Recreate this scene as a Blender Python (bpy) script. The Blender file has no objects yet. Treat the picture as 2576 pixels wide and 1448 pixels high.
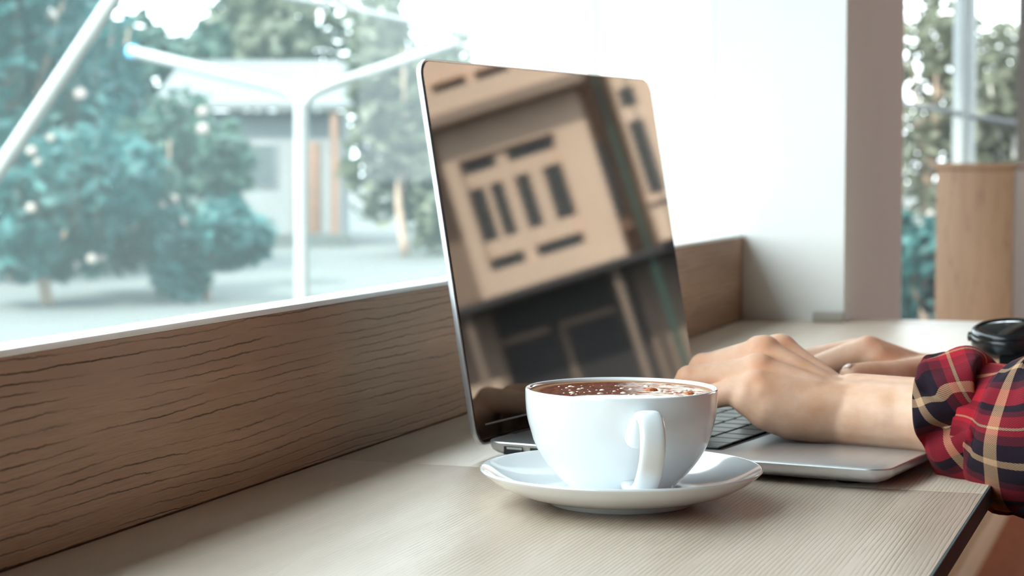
import bpy, bmesh, math, random
import numpy as np
from mathutils import Vector, Matrix
random.seed(7); np.random.seed(7)
S = bpy.context.scene
COL = S.collection

# ------------------------------------------------------------------ camera
FPX, CX, CY, HY, EYE = 5000.0, 1288.0, 724.0, 410.0, 0.176
PITCH = math.atan((CY - HY) / FPX)
YAW = math.atan((3022 - CX) / math.hypot(FPX, CY - HY))
FH = Vector((-math.sin(YAW), math.cos(YAW), 0)); RT = Vector((math.cos(YAW), math.sin(YAW), 0)); ZU = Vector((0, 0, 1))
FW = FH * math.cos(PITCH) - ZU * math.sin(PITCH); UP = ZU * math.cos(PITCH) + FH * math.sin(PITCH)
CAM = Vector((0, 0, EYE))
def ray(x, y): return FW + RT * ((x - CX) / FPX) + UP * ((CY - y) / FPX)
def at(x, y, D): return CAM + ray(x, y) * D
def onz(x, y, z=0.0):
    d = ray(x, y); return CAM + d * ((z - EYE) / d.z)
cam = bpy.data.cameras.new('camera'); camo = bpy.data.objects.new('camera', cam); COL.objects.link(camo)
cam.sensor_width = 36.0; cam.lens = FPX / 2576 * 36.0; cam.clip_start = 0.02; cam.clip_end = 400
camo.matrix_world = Matrix((RT, UP, -FW)).transposed().to_4x4(); camo.location = CAM
cam.dof.use_dof = True; cam.dof.focus_distance = 1.02; cam.dof.aperture_fstop = 13.5
S.camera = camo

# ------------------------------------------------------------------ light
w = bpy.data.worlds.new('sky'); S.world = w; w.use_nodes = True
bg = w.node_tree.nodes['Background']; bg.inputs['Color'].default_value = (0.89, 0.945, 1.0, 1); bg.inputs['Strength'].default_value = 7.0
sl = bpy.data.lights.new('sun', 'SUN'); sl.energy = 16.0; sl.angle = math.radians(3); sl.color = (1.0, 0.93, 0.82)
so = bpy.data.objects.new('sun', sl); COL.objects.link(so)
so.rotation_euler = Vector((-0.15, -0.75, 0.65)).to_track_quat('Z', 'Y').to_euler(); so.location = (-4, -6, 8)
S.view_settings.view_transform = 'Standard'; S.view_settings.look = 'None'
S.view_settings.exposure = 0.0; S.view_settings.gamma = 1.0; S.view_settings.use_curve_mapping = False
S.cycles.max_bounces = 10; S.cycles.transparent_max_bounces = 16; S.cycles.caustics_reflective = False; S.cycles.caustics_refractive = False
S.cycles.use_denoising = True; S.cycles.sample_clamp_indirect = 12

# ------------------------------------------------------------------ node helpers
def mat(name, color=(.5, .5, .5), rough=.5, metal=0.0, spec=.5, coat=0.0, **kw):
    m = bpy.data.materials.new(name); m.use_nodes = True
    b = m.node_tree.nodes['Principled BSDF']
    b.inputs['Base Color'].default_value = (*color, 1); b.inputs['Roughness'].default_value = rough
    b.inputs['Metallic'].default_value = metal; b.inputs['Specular IOR Level'].default_value = spec
    b.inputs['Coat Weight'].default_value = coat
    for k, v in kw.items(): b.inputs[k.replace('_', ' ')].default_value = v
    return m
class N:
    def __init__(s, m): s.t = m.node_tree; s.b = s.t.nodes.get('Principled BSDF'); s.out = s.t.nodes['Material Output']
    def n(s, typ, **kw):
        o = s.t.nodes.new(typ)
        for k, v in kw.items():
            if k.startswith('i_'):
                o.inputs[k[2:].replace('_', ' ')].default_value = v
            else: setattr(o, k, v)
        return o
    def l(s, a, b): s.t.links.new(a, b)
    def pos(s, scale=(1, 1, 1), rot=(0, 0, 0), loc=(0, 0, 0), src='Object'):
        tc = s.n('ShaderNodeTexCoord'); mp = s.n('ShaderNodeMapping')
        mp.inputs['Scale'].default_value = scale; mp.inputs['Rotation'].default_value = rot; mp.inputs['Location'].default_value = loc
        s.l(tc.outputs[src], mp.inputs['Vector']); return mp.outputs['Vector']
    def noise(s, vec, scale=5, detail=4, rough=.5, dist=0.0):
        o = s.n('ShaderNodeTexNoise'); o.inputs['Scale'].default_value = scale; o.inputs['Detail'].default_value = detail
        o.inputs['Roughness'].default_value = rough; o.inputs['Distortion'].default_value = dist
        s.l(vec, o.inputs['Vector']); return o.outputs['Fac']
    def ramp(s, fac, stops, interp='LINEAR'):
        o = s.n('ShaderNodeValToRGB'); o.color_ramp.interpolation = interp
        e = o.color_ramp.elements
        while len(e) < len(stops): e.new(0.5)
        for el, (p, c) in zip(e, stops):
            el.position = p; el.color = (*c, 1) if len(c) == 3 else c
        s.l(fac, o.inputs['Fac']); return o.outputs['Color']
    def mix(s, fac, a, b, blend='MIX'):
        o = s.n('ShaderNodeMix', data_type='RGBA', blend_type=blend)
        for sock, v in ((o.inputs[0], fac), (o.inputs[6], a), (o.inputs[7], b)):
            if hasattr(v, 'is_linked'): s.l(v, sock)
            elif isinstance(v, (int, float)): sock.default_value = v
            else: sock.default_value = (*v, 1)
        return o.outputs[2]
    def math(s, op, a, b=0.0, c=None):
        o = s.n('ShaderNodeMath', operation=op)
        for i, v in enumerate((a, b) if c is None else (a, b, c)):
            if hasattr(v, 'is_linked'): s.l(v, o.inputs[i])
            else: o.inputs[i].default_value = v
        return o.outputs[0]
    def bump(s, h, strength=.3, dist=.001):
        o = s.n('ShaderNodeBump'); o.inputs['Strength'].default_value = strength; o.inputs['Distance'].default_value = dist
        s.l(h, o.inputs['Height']); s.l(o.outputs['Normal'], s.b.inputs['Normal']); return o

def noisy(name, c1, c2, scale=8, rough=.6, bump=0.0, stretch=(1, 1, 1), dist=.002, **kw):
    m = mat(name, c1, rough, **kw); k = N(m)
    f = k.noise(k.pos(stretch), scale, 5, .6)
    k.l(k.ramp(f, [(.3, c1), (.7, c2)]), k.b.inputs['Base Color'])
    if bump: k.bump(f, bump, dist)
    return m

def wood(name, light, dark, line, rough=.4, along='y', across='x', gap=.006, wave=1.4, spec=.5, bump=.35, lw=.10, la=.8, jitter=.32, brk0=.38):
    """laminate: nearly parallel, slightly wavy grain lines running along one axis, broken up and of uneven strength"""
    m = mat(name, light, rough, spec=spec); k = N(m); ai = 'xyz'.index(along)
    def st(f): v = [1.0, 1.0, 1.0]; v[ai] = f; return v
    tc = k.n('ShaderNodeTexCoord'); sp = k.n('ShaderNodeSeparateXYZ'); k.l(tc.outputs['Object'], sp.inputs[0]); q = sp.outputs['xyz'.index(across)]
    broad = k.noise(k.pos(st(.06)), 30, 4, .6, .4)
    fine = k.noise(k.pos(st(.03)), 1100, 3, .7)
    sway = k.noise(k.pos(st(.18)), 28, 3, .5)
    jit = k.noise(k.pos(st(.5)), 220, 2, .6)
    ph = k.math('ADD', k.math('ADD', k.math('DIVIDE', q, gap), k.math('MULTIPLY', sway, wave * 3)), k.math('MULTIPLY', jit, jitter))
    t = k.math('ABSOLUTE', k.math('SUBTRACT', k.math('FRACT', ph), .5))
    ln = k.ramp(t, [(0.0, (1, 1, 1)), (lw, (0, 0, 0))])
    brk = k.ramp(k.noise(k.pos(st(.10)), 90, 3, .65), [(brk0, (0, 0, 0)), (brk0 + .22, (1, 1, 1))])
    lnb = k.math('MULTIPLY', ln, brk)
    base = k.ramp(broad, [(.3, dark), (.7, light)])
    c = k.mix(k.math('MULTIPLY', k.ramp(fine, [(.38, (1, 1, 1)), (.60, (0, 0, 0))]), .45), base, dark)
    c = k.mix(k.math('MULTIPLY', lnb, la), c, line)
    k.l(c, k.b.inputs['Base Color'])
    h = k.math('SUBTRACT', k.math('MULTIPLY', fine, .5), k.math('MULTIPLY', lnb, .9))
    k.bump(h, bump, .0005)
    k.l(k.math('ADD', k.math('MULTIPLY', fine, .25), rough - .12), k.b.inputs['Roughness'])
    return m

# ------------------------------------------------------------------ mesh helpers
def link(name, me, m=None, parent=None, smooth=False, angle=None, **props):
    o = bpy.data.objects.new(name, me); COL.objects.link(o)
    if m is not None and not me.materials: me.materials.append(m)
    if smooth:
        me.polygons.foreach_set('use_smooth', [True] * len(me.polygons))
        if angle: me.set_sharp_from_angle(angle=math.radians(angle))
    if parent is not None: o.parent = parent
    for k, v in props.items(): o[k] = v
    return o
def from_bm(name, bm, m=None, parent=None, smooth=False, angle=None, **props):
    me = bpy.data.meshes.new(name); bmesh.ops.recalc_face_normals(bm, faces=bm.faces); bm.to_mesh(me); bm.free()
    return link(name, me, m, parent, smooth, angle, **props)
def empty(name, loc=(0, 0, 0), rz=0.0, **props):
    o = bpy.data.objects.new(name, None); COL.objects.link(o); o.location = loc; o.rotation_euler = (0, 0, rz); o.empty_display_size = .05
    for k, v in props.items(): o[k] = v
    return o
def add_box(bm, lo, hi, bev=0.0, seg=2, M=None):
    r = bmesh.ops.create_cube(bm, size=1.0); vs = r['verts']
    lo, hi = Vector(lo), Vector(hi)
    for v in vs: v.co = Vector(((lo[i] + hi[i]) / 2 + v.co[i] * (hi[i] - lo[i]) for i in range(3)))
    if bev:
        es = list({e for v in vs for e in v.link_edges})
        r = bmesh.ops.bevel(bm, geom=es, offset=bev, segments=seg, profile=.5, affect='EDGES')
        vs = list({v for f in r['faces'] for v in f.verts} | {v for v in vs if v.is_valid})
    if M is not None:
        for v in vs: v.co = M @ v.co
    return vs
def box(name, lo, hi, m, parent=None, bev=0.0, **props):
    bm = bmesh.new(); add_box(bm, lo, hi, bev); return from_bm(name, bm, m, parent, bool(bev), 40 if bev else None, **props)
def add_tube(bm, pts, r, n=10, cap=True):
    pts = [Vector(p) for p in pts]; rs = r if isinstance(r, (list, tuple)) else [r] * len(pts)
    rings = []; up = None
    for i, p in enumerate(pts):
        t = (pts[min(i + 1, len(pts) - 1)] - pts[max(i - 1, 0)]).normalized()
        if up is None: up = Vector((0, 0, 1)) if abs(t.z) < .9 else Vector((1, 0, 0))
        a = t.cross(up).normalized(); b = a.cross(t).normalized(); up = b
        rings.append([bm.verts.new(p + (a * math.cos(q) + b * math.sin(q)) * rs[i]) for q in [2 * math.pi * j / n for j in range(n)]])
    for A, B in zip(rings, rings[1:]):
        for j in range(n): bm.faces.new((A[j], A[(j + 1) % n], B[(j + 1) % n], B[j]))
    if cap: bm.faces.new(rings[0][::-1]); bm.faces.new(rings[-1])
def tube(name, pts, r, m, parent=None, n=12, **props):
    bm = bmesh.new(); add_tube(bm, pts, r, n); return from_bm(name, bm, m, parent, True, 50, **props)
def lathe(name, prof, m, parent=None, n=96, angle=60, **props):
    bm = bmesh.new(); rings = []
    for r, z in prof:
        if r < 1e-6: rings.append([bm.verts.new((0, 0, z))])
        else: rings.append([bm.verts.new((r * math.cos(2 * math.pi * j / n), r * math.sin(2 * math.pi * j / n), z)) for j in range(n)])
    for A, B in zip(rings, rings[1:]):
        for j in range(n):
            a, b, c, d = A[j % len(A)], A[(j + 1) % len(A)], B[(j + 1) % len(B)], B[j % len(B)]
            vs = []
            for v in (a, b, c, d):
                if v not in vs: vs.append(v)
            if len(vs) > 2: bm.faces.new(vs)
    return from_bm(name, bm, m, parent, True, angle, **props)
def spline(pts, n):
    """catmull-rom through points, n samples per span"""
    P = [Vector(p) for p in pts]; P = [P[0] * 2 - P[1]] + P + [P[-1] * 2 - P[-2]]; out = []
    for i in range(1, len(P) - 2):
        for j in range(n):
            t = j / n; a, b, c, d = P[i - 1], P[i], P[i + 1], P[i + 2]
            out.append(.5 * ((2 * b) + (c - a) * t + (2 * a - 5 * b + 4 * c - d) * t * t + (3 * b - a - 3 * c + d) * t ** 3))
    out.append(P[-2]); return out
def rrect(x0, x1, y0, y1, r, n=8):
    pts = []
    for cx, cy, a0 in ((x1 - r, y1 - r, 0), (x0 + r, y1 - r, 90), (x0 + r, y0 + r, 180), (x1 - r, y0 + r, 270)):
        for j in range(n + 1):
            a = math.radians(a0 + 90 * j / n); pts.append((cx + r * math.cos(a), cy + r * math.sin(a)))
    return pts
def slab(name, x0, x1, y0, y1, r, layers, m, parent=None, M=None, angle=35):
    """stack of inset rounded rectangles: layers = [(z, inset)]"""
    bm = bmesh.new(); rings = []
    for z, ins in layers:
        rings.append([bm.verts.new((x, y, z)) for x, y in rrect(x0 + ins, x1 - ins, y0 + ins, y1 - ins, max(r - ins, .0004))])
    for A, B in zip(rings, rings[1:]):
        n = len(A)
        for j in range(n): bm.faces.new((A[j], A[(j + 1) % n], B[(j + 1) % n], B[j]))
    bm.faces.new(rings[0][::-1]); bm.faces.new(rings[-1])
    if M is not None: bm.transform(M)
    return from_bm(name, bm, m, parent, True, angle)

# ------------------------------------------------------------------ materials
M_table = wood('table laminate', (.79, .65, .53), (.65, .515, .40), (.42, .30, .21), rough=.34, gap=.0024, wave=.9, spec=.6, bump=.28, lw=.22, la=.30, jitter=.18, brk0=.30)
M_board = wood('upstand laminate', (.52, .33, .215), (.34, .20, .125), (.05, .03, .022), rough=.62, across='z', gap=.0056, wave=.75, spec=.18, bump=.9, lw=.10, la=.85)
M_lip = noisy('white edge laminate', (.86, .85, .83), (.80, .79, .77), 40, .45)
M_edge = noisy('dark edge band', (.035, .055, .06), (.075, .11, .115), 900, .7, .5, dist=.0006)
M_white = noisy('white painted plaster', (.84, .83, .80), (.80, .79, .765), 6, .7, .05)
M_wallbrown = noisy('dark interior paint', (.09, .065, .05), (.07, .05, .04), 2, .8)
M_ceil = noisy('ceiling paint', (.20, .18, .16), (.18, .165, .15), 2, .85)
M_floor = wood('red brown floor boards', (.44, .15, .08), (.33, .11, .06), (.14, .045, .03), rough=.75, spec=.15, gap=.03)
M_tanwall = noisy('tan wall panel', (.66, .45, .28), (.60, .40, .25), 3, .6)
M_base = noisy('pale skirting wood', (.70, .48, .31), (.62, .42, .27), 6, .5, stretch=(1, .1, 1))
M_frame = noisy('grey window frame', (.30, .31, .31), (.26, .27, .27), 8, .45)
M_metalw = noisy('pale painted metal', (.24, .265, .27), (.21, .235, .24), 10, .4)
M_black = mat('black rubber', (.012, .013, .015), .6)
M_divider = wood('divider veneer', (.33, .19, .105), (.22, .115, .06), (.13, .06, .032), rough=.5, along='z', gap=.02)
M_trim = noisy('beige trim', (.42, .38, .33), (.38, .34, .30), 10, .6)
M_joint = noisy('clear silicone joint', (.82, .84, .84), (.76, .78, .78), 20, .3)
M_cable = mat('grey cable sheath', (.10, .11, .12), .6)

def glass_mat(name, tint, veil, veilcol):
    m = bpy.data.materials.new(name); m.use_nodes = True; k = N(m); k.t.nodes.remove(k.b)
    tr = k.n('ShaderNodeBsdfTransparent'); tr.inputs['Color'].default_value = (*tint, 1)
    gl = k.n('ShaderNodeBsdfGlossy'); gl.inputs['Roughness'].default_value = .0; gl.inputs['Color'].default_value = (1, 1, 1, 1)
    tl = k.n('ShaderNodeBsdfTranslucent'); tl.inputs['Color'].default_value = (*veilcol, 1)
    lw = k.n('ShaderNodeLayerWeight'); lw.inputs['Blend'].default_value = .5
    fr = k.math('ADD', k.math('MULTIPLY', k.math('POWER', lw.outputs['Facing'], 5.0), .10), .010)
    mx = k.n('ShaderNodeMixShader'); k.l(fr, mx.inputs[0]); k.l(tr.outputs[0], mx.inputs[1]); k.l(gl.outputs[0], mx.inputs[2])
    # haze put in as a thin even film, plus small dust specks
    p = k.pos((1, 1, 1)); vo = k.n('ShaderNodeTexVoronoi'); vo.inputs['Scale'].default_value = 150; k.l(p, vo.inputs['Vector'])
    speck = k.ramp(vo.outputs['Distance'], [(.06, (1, 1, 1)), (.11, (0, 0, 0))])
    pick = k.ramp(k.noise(p, 30, 2), [(.56, (0, 0, 0)), (.62, (1, 1, 1))])
    haze = k.math('ADD', k.math('MULTIPLY', k.noise(p, 1.3, 3), veil), veil * .5)
    f = k.math('ADD', haze, k.math('MULTIPLY', k.math('MULTIPLY', speck, pick), .10))
    m2 = k.n('ShaderNodeMixShader'); k.l(f, m2.inputs[0]); k.l(mx.outputs[0], m2.inputs[1]); k.l(tl.outputs[0], m2.inputs[2])
    k.l(m2.outputs[0], k.out.inputs['Surface']); return m
M_glass = glass_mat('tinted hazy dusty glass', (.93, .985, .98), .032, (.72, .95, .96))
M_glass2 = glass_mat('clear glass', (.95, .98, .97), .008, (.95, 1, 1))

# ------------------------------------------------------------------ room
XB = -0.486            # inner face of the upstand board
YW = 2.20              # face of the white column
ZF = -0.75; ZC = 2.20; YB = -2.4; YE = 7.0; XR = 5.6
st = dict(kind='structure')
box('floor', (-.62, YB, ZF - .1), (XR, YE, ZF), M_floor, **st)
box('ceiling', (-.62, YB, ZC), (XR, YE, ZC + .12), M_ceil, **st)
box('shade_overhang', (-1.47, YB - 2, ZC + .02), (-.62, YE + 1.0, ZC + .14), M_ceil, **st)  # unseen overhang, added to block the sun and cut off high sky light
box('wall_back', (-.62, YB - .12, ZF), (XR, YB, ZC), M_wallbrown, **st)
box('wall_right', (XR, YB - .12, ZF), (XR + .12, YE, ZC), M_wallbrown, **st)
box('wall_left', (-.60, YB, ZF), (-.5085, YW, .078), M_tanwall, **st)
box('wall_left_panel', (-.5085, YB, ZF), (-.482, YW, -.0125), M_tanwall, **st)
o = box('wall_left_low', (-.60, 2.65, ZF), (-.482, YE, -.25), M_tanwall, **st)
box('wall_column', (-.60, YW, ZF), (-.372, 2.65, ZC), M_white, **st)
box('baseboard_left', (-.482, 2.65, ZF), (-.460, YE, ZF + .07), M_base, bev=.003, **st)
box('trim_1', (-.405, 2.188, 0.0), (-.370, 2.20, .0115), M_trim, bev=.002, **st)
box('trim_2', (-.60, YB, 2.0), (-.50, YW, ZC), M_white, **st)
box('trim_3', (-.60, 2.65, 2.0), (-.50, YE, ZC), M_white, **st)
# far wall: low wall, side pieces and a wide shop window
box('wall_far', (-.60, YE, ZF), (XR, YE + .12, -.35), M_wallbrown, **st)
box('wall_far_header', (-.60, YE, 2.09), (XR, YE + .12, ZC), M_wallbrown, **st)
def window(name, axis, const, a0, a1, z0, z1, splits, glassm, fm=M_frame, jamb=.03, th=.008):
    r = empty(name, (0, 0, 0), **st)
    def bx(nm, p0, p1, q0, q1, c0, c1, m):
        lo, hi = ((c0, p0, q0), (c1, p1, q1)) if axis == 'x' else ((p0, c0, q0), (p1, c1, q1))
        return box(nm, lo, hi, m, r)
    cuts = [a0] + splits + [a1]
    for c0, c1 in zip(cuts, cuts[1:]): bx('pane', c0 + .002, c1 - .002, z0, z1, const - th / 2, const + th / 2, glassm)
    for c in splits: bx('joint', c - .0011, c + .0011, z0, z1, const - th / 2 - .002, const + th / 2 + .002, fm)
    if jamb:
        bx('frame_bottom', a0, a1, z0 - .03, z0, const - .03, const + .03, fm); bx('frame_top', a0, a1, z1, z1 + .04, const - .03, const + .03, fm)
        bx('frame_side', a0 - .0, a0 + jamb, z0, z1, const - .03, const + .03, fm); bx('frame_side', a1 - jamb, a1, z0, z1, const - .03, const + .03, fm)
    return r
window('window_1', 'x', -.522, YB, YW,   .078, 2.0, [0.10, 1.735], M_glass, M_joint, jamb=0)
window('window_2', 'x', -.55, 2.65, YE, -.25, 2.0, [5.0], M_glass2, jamb=0)
box('wall_far_left', (-.60, YE, -.35), (1.0, YE + .12, 2.09), M_wallbrown, **st)
window('window_3', 'y', YE + .05, 1.0, XR, -.35, 2.05, [2.1, 3.05], M_glass2, jamb=.05)

# upstand board in front of the glass, with its pale top edge
ub = empty('window_upstand', (XB, 0, 0), label='long brown wood upstand board with white top edge below the left window', category='board')
box('board', (-.020, YB + .01, .0004), (0, YW - .001, .0925), M_board, ub, bev=.0008)
box('top_edge', (-.0215, YB + .01, .0925), (.0004, YW - .001, .0958), M_lip, ub, bev=.0006)

# counter
XE = -.105
ct = empty('window_counter', (0, 0, 0), label='long light wood window counter with a dark edge band', category='table')
for a, b in ((YB + .02, 1.0768), (1.0774, YW - .0005)):
    o = box('tabletop_panel', (XB + .0008, a, -.011), (XE - .0012, b, 0), M_table, ct, bev=.0004)
    box('edge_band', (XE - .0012, a, -.0112), (XE, b, -.0002), M_edge, ct, bev=.0003)
box('end_strip', (-.372, YW, -.011), (XE - .0012, YW + .055, 0), M_table, ct, bev=.0004)
for y in (-1.6, .1, 2.0):
    box('bracket', (XB + .001, y, -.05), (XE - .06, y + .03, -.0115), M_frame, ct)
    box('bracket_leg', (XB + .001, y, -.30), (XB + .03, y + .03, -.05), M_frame, ct)

# ------------------------------------------------------------------ laptop
LX, LY, LTH, LTI, LW, LL = -0.4026, 1.1006, 0.1528, 0.1704, 0.3372, 0.2338
LD = 0.250
M_alu = noisy('brushed aluminium', (.66, .665, .68), (.62, .625, .64), 300, .36, stretch=(1, .05, 1), metal=.85)
M_screen = mat('black screen glass', (.004, .005, .006), .025, spec=.5, IOR=1.62)
M_bezel = mat('screen gasket', (.05, .09, .09), .35)
M_key = mat('black key caps', (.02, .023, .026), .30, spec=.6, IOR=1.6)
M_keywell = mat('black key well', (.006, .007, .008), .6)
M_port = mat('port cavity', (.01, .014, .016), .5)
M_tongue = mat('port tongue', (.45, .45, .44), .5)
lap = empty('laptop', (LX, LY, 0), -LTH, label='open silver laptop with dark glossy screen behind the coffee cup', category='laptop')
base = slab('base', .0035, LD, 0, LW, .0125, [(.0026, .013), (.0034, .0085), (.0048, .0042), (.0064, .0016), (.0085, .0003), (.0112, 0), (.0118, .0004), (.0120, .0010)], M_alu, lap)
for x in (.03, LD - .03):
    for y in (.03, LW - .03):
        lathe('rubber_foot', [(0, 0), (.008, 0), (.0085, .001), (.0085, .003), (0, .003)], M_black, lap, 24).location = (x, y, 0)
kx0, kx1, ky0, ky1 = .032, .142, .030, LW - .030
slab('keyboard_well', kx0 - .002, kx1 + .002, ky0 - .002, ky1 + .002, .003, [(.0118, 0), (.01214, 0)], M_keywell, lap)
kcache = {}
def key(x0, x1, y0, y1):
    sx, sy = round(x1 - x0, 5), round(y1 - y0, 5)
    if (sx, sy) not in kcache:
        bm = bmesh.new(); add_box(bm, (-sx / 2, -sy / 2, 0), (sx / 2, sy / 2, .0013), .0005, 1)
        me = bpy.data.meshes.new('key'); bm.to_mesh(me); bm.free(); me.materials.append(M_key); kcache[(sx, sy)] = me
    o = link('key', kcache[(sx, sy)], None, lap); o.location = ((x0 + x1) / 2, (y0 + y1) / 2, .0122)
pit = (ky1 - ky0) / 14.5; g = .0016
rows = [(kx0, .010, [1.036] * 14), (kx0 + .0115, .0195, [1] * 13 + [1.5]), (kx0 + .031, .0195, [1.5] + [1] * 13), (kx0 + .0505, .0195, [1.75] + [1] * 11 + [1.75]), (kx0 + .070, .0195, [2.25] + [1] * 10 + [2.25]), (kx0 + .0895, .0205, [1, 1, 1, 1.25, 5, 1.25, 1, 1, 1, 1])]
for x, h, ws in rows:
    y = ky0
    for u in ws:
        key(x + g / 2, x + h - g / 2, y + g / 2, y + u * pit - g / 2); y += u * pit
slab('trackpad', .152, .238, LW / 2 - .058, LW / 2 + .058, .004, [(.0119, 0), (.01212, 0), (.01218, .0004)], mat('trackpad glass', (.60, .605, .62), .25, metal=.5), lap)
for i, (x0, x1) in enumerate(((.0178, .0300), (.0352, .0455), (.0505, .0535), (.058, .0685))):
    p = box('usb_port', (x0, -.00025, .0048), (x1, .004, .0096), M_port, lap)
    if i == 0: box('tongue', (x0 + .002, -.0004, .0081), (x1 - .0001, .003, .0093), M_tongue, p)
bm = bmesh.new(); add_tube(bm, [(.0045, .035, .0085), (.0045, LW - .035, .0085)], .0042, 16)
from_bm('hinge', bm, M_black, lap, True, 50)
# lid: local frame  a = across width, v = up the lid, n = out of the glass
ML = Matrix.Translation((0, 0, .008)) @ Matrix.Rotation(-LTI, 4, 'Y') @ Matrix(((0, 0, 1, 0), (1, 0, 0, 0), (0, 1, 0, 0), (0, 0, 0, 1)))
slab('lid_shell', 0, LW, 0, LL, .011, [(-.0052, .006), (-.0048, .003), (-.0038, .0008), (-.0025, 0), (-.0004, 0), (0, .0005)], M_alu, lap, ML)
slab('screen_glass', .0011, LW - .0011, .0011, LL - .0011, .010, [(-.0002, 0), (.0004, .0), (.0006, .0004)], M_screen, lap, ML, angle=8)
slab('bezel_line', .012, LW - .012, .0115, .0124, .0004, [(.0004, 0), (.00064, 0)], M_bezel, lap, ML)

# ------------------------------------------------------------------ cup and saucer
M_china = mat('white glazed china', (.86, .885, .90), .10, spec=.5, coat=.4)
M_china.node_tree.nodes['Principled BSDF'].inputs['Coat Roughness'].default_value = .03
k = N(M_china); k.l(k.ramp(k.noise(k.pos(), 60, 3), [(.3, (.85, .875, .89)), (.7, (.875, .90, .915))]), k.b.inputs['Base Color'])
CUP = at(1563, 974, 1.03); cx, cy = CUP.x, CUP.y
def smooth_prof(pts, n=6): return [(max(p.x, 0), p.z) for p in spline([(r, 0, z) for r, z in pts], n)]
sa = empty('saucer', (cx, cy, 0), label='round white china saucer under the coffee cup', category='saucer')
bot = smooth_prof([(.0385, .0035), (.047, .0042), (.057, .0072), (.066, .0118), (.0718, .0163), (.0733, .0178)], 5)
top = smooth_prof([(.0733, .0178), (.0729, .0187), (.0715, .0184), (.064, .0140), (.054, .0098), (.043, .0072), (.034, .0062), (.031, .0058), (.029, .0050), (.015, .0048), (0, .0048)], 5)
lathe('dish', [(0, .003), (.034, .003)] + bot + top[1:], M_china, sa, 128)
lathe('foot_ring', [(.0345, .0034), (.0350, .0006), (.0358, 0), (.0372, 0), (.0382, .0008), (.0392, .0042)], M_china, sa, 96)
cu = empty('coffee_cup', (cx, cy, .0049), label='wide white china coffee cup full of cappuccino', category='cup')
ZR = .0553          # rim height above the cup base
out = smooth_prof([(.0262, .0008), (.0268, .0035), (.0314, .0078), (.0362, .0130), (.0409, .0193), (.0447, .0260), (.0468, .0325), (.0487, .0395), (.0496, .0470), (.0498, ZR - .001)], 5)
rim = [(.0496, ZR - .0003), (.0490, ZR), (.0482, ZR - .0002), (.0476, ZR - .0010)]
inn = smooth_prof([(.0475, ZR - .002), (.0472, .047), (.0462, .0395), (.0442, .0325), (.0420, .026), (.0384, .0193), (.0336, .0130), (.02, .0075), (0, .0065)], 5)
lathe('body', [(0, .0022), (.0225, .0022), (.0230, 0), (.0255, 0)] + out + rim + inn, M_china, cu, 128)
# handle: a flat ribbon that leaves the upper wall, arches towards the viewer and returns near the foot
hd = (-FH); ha = math.atan2(hd.y, hd.x) + math.radians(9)
hdir = Vector((math.cos(ha), math.sin(ha), 0)); hs = Vector((-hdir.y, hdir.x, 0))
hp = spline([(.0455, 0, .0368), (.0525, 0, .0435), (.0605, 0, .0478), (.0690, 0, .0458), (.0728, 0, .0380), (.0712, 0, .0290), (.0650, 0, .0200), (.0560, 0, .0125), (.0450, 0, .0090), (.0330, 0, .0095)], 6)
bm = bmesh.new(); rings = []
for i, p in enumerate(hp):
    t = (hp[min(i + 1, len(hp) - 1)] - hp[max(i - 1, 0)]).normalized(); nrm = Vector((t.z, 0, -t.x))
    f = i / (len(hp) - 1); wdt = .0062 + .0022 * max(0, 1 - f * 7) + .0010 * max(0, f - .8) * 5; thk = .0030 + .0058 * max(0, 1 - f * 5.0) ** 1.5
    ring = []
    for j in range(20):
        a = 2 * math.pi * j / 20; ca, sa_ = math.cos(a), math.sin(a)
        su = math.copysign(abs(ca) ** .62, ca) * wdt; sv = math.copysign(abs(sa_) ** .62, sa_) * thk
        q = p + nrm * sv; ring.append(bm.verts.new(hdir * q.x + hs * su + Vector((0, 0, q.z))))
    rings.append(ring)
for A, B in zip(rings, rings[1:]):
    for j in range(20): bm.faces.new((A[j], A[(j + 1) % 20], B[(j + 1) % 20], B[j]))
bm.faces.new(rings[0]); bm.faces.new(rings[-1])
from_bm('handle', bm, M_china, cu, True, 60)
# coffee: brown crema at the far side, white milk swirl at the near side
M_cof = mat('cappuccino surface', (.4, .2, .1), .65, spec=.06); k = N(M_cof)
vn = k.n('ShaderNodeTexCoord'); sx = k.n('ShaderNodeSeparateXYZ'); k.l(vn.outputs['Object'], sx.inputs[0])
# distance along the viewing direction across the cup, -1 near .. 1 far
dd = k.math('ADD', k.math('MULTIPLY', sx.outputs[0], FH.x / .047), k.math('MULTIPLY', sx.outputs[1], FH.y / .047))
rr = k.math('ADD', k.math('MULTIPLY', sx.outputs[0], RT.x / .047), k.math('MULTIPLY', sx.outputs[1], RT.y / .047))
nz = k.noise(k.pos(), 55, 4, .6, .5); n2 = k.noise(k.pos(), 420, 3, .6); n3 = k.noise(k.pos(), 150, 3, .6)
edge = k.math('ADD', k.math('ADD', dd, k.math('MULTIPLY', k.math('SUBTRACT', nz, .5), .30)), k.math('ADD', k.math('MULTIPLY', k.math('MULTIPLY', rr, rr), .45), .44))
crema = k.ramp(n2, [(.35, (.055, .012, .007)), (.62, (.20, .06, .028))])
pale = k.ramp(n3, [(.40, (.30, .08, .03)), (.50, (.80, .62, .52)), (.7, (.86, .76, .70))])
side = k.ramp(k.math('ADD', rr, k.math('MULTIPLY', k.math('SUBTRACT', nz, .5), .6)), [(.0, (0, 0, 0)), (.35, (1, 1, 1))])
brown = k.mix(side, crema, pale)
lines = k.ramp(k.math('FRACT', k.math('MULTIPLY', k.math('ADD', k.math('MULTIPLY', rr, .6), dd), 9.0)), [(.0, (.80, .70, .62)), (.25, (.90, .88, .86)), (1, (.90, .88, .86))])
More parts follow.
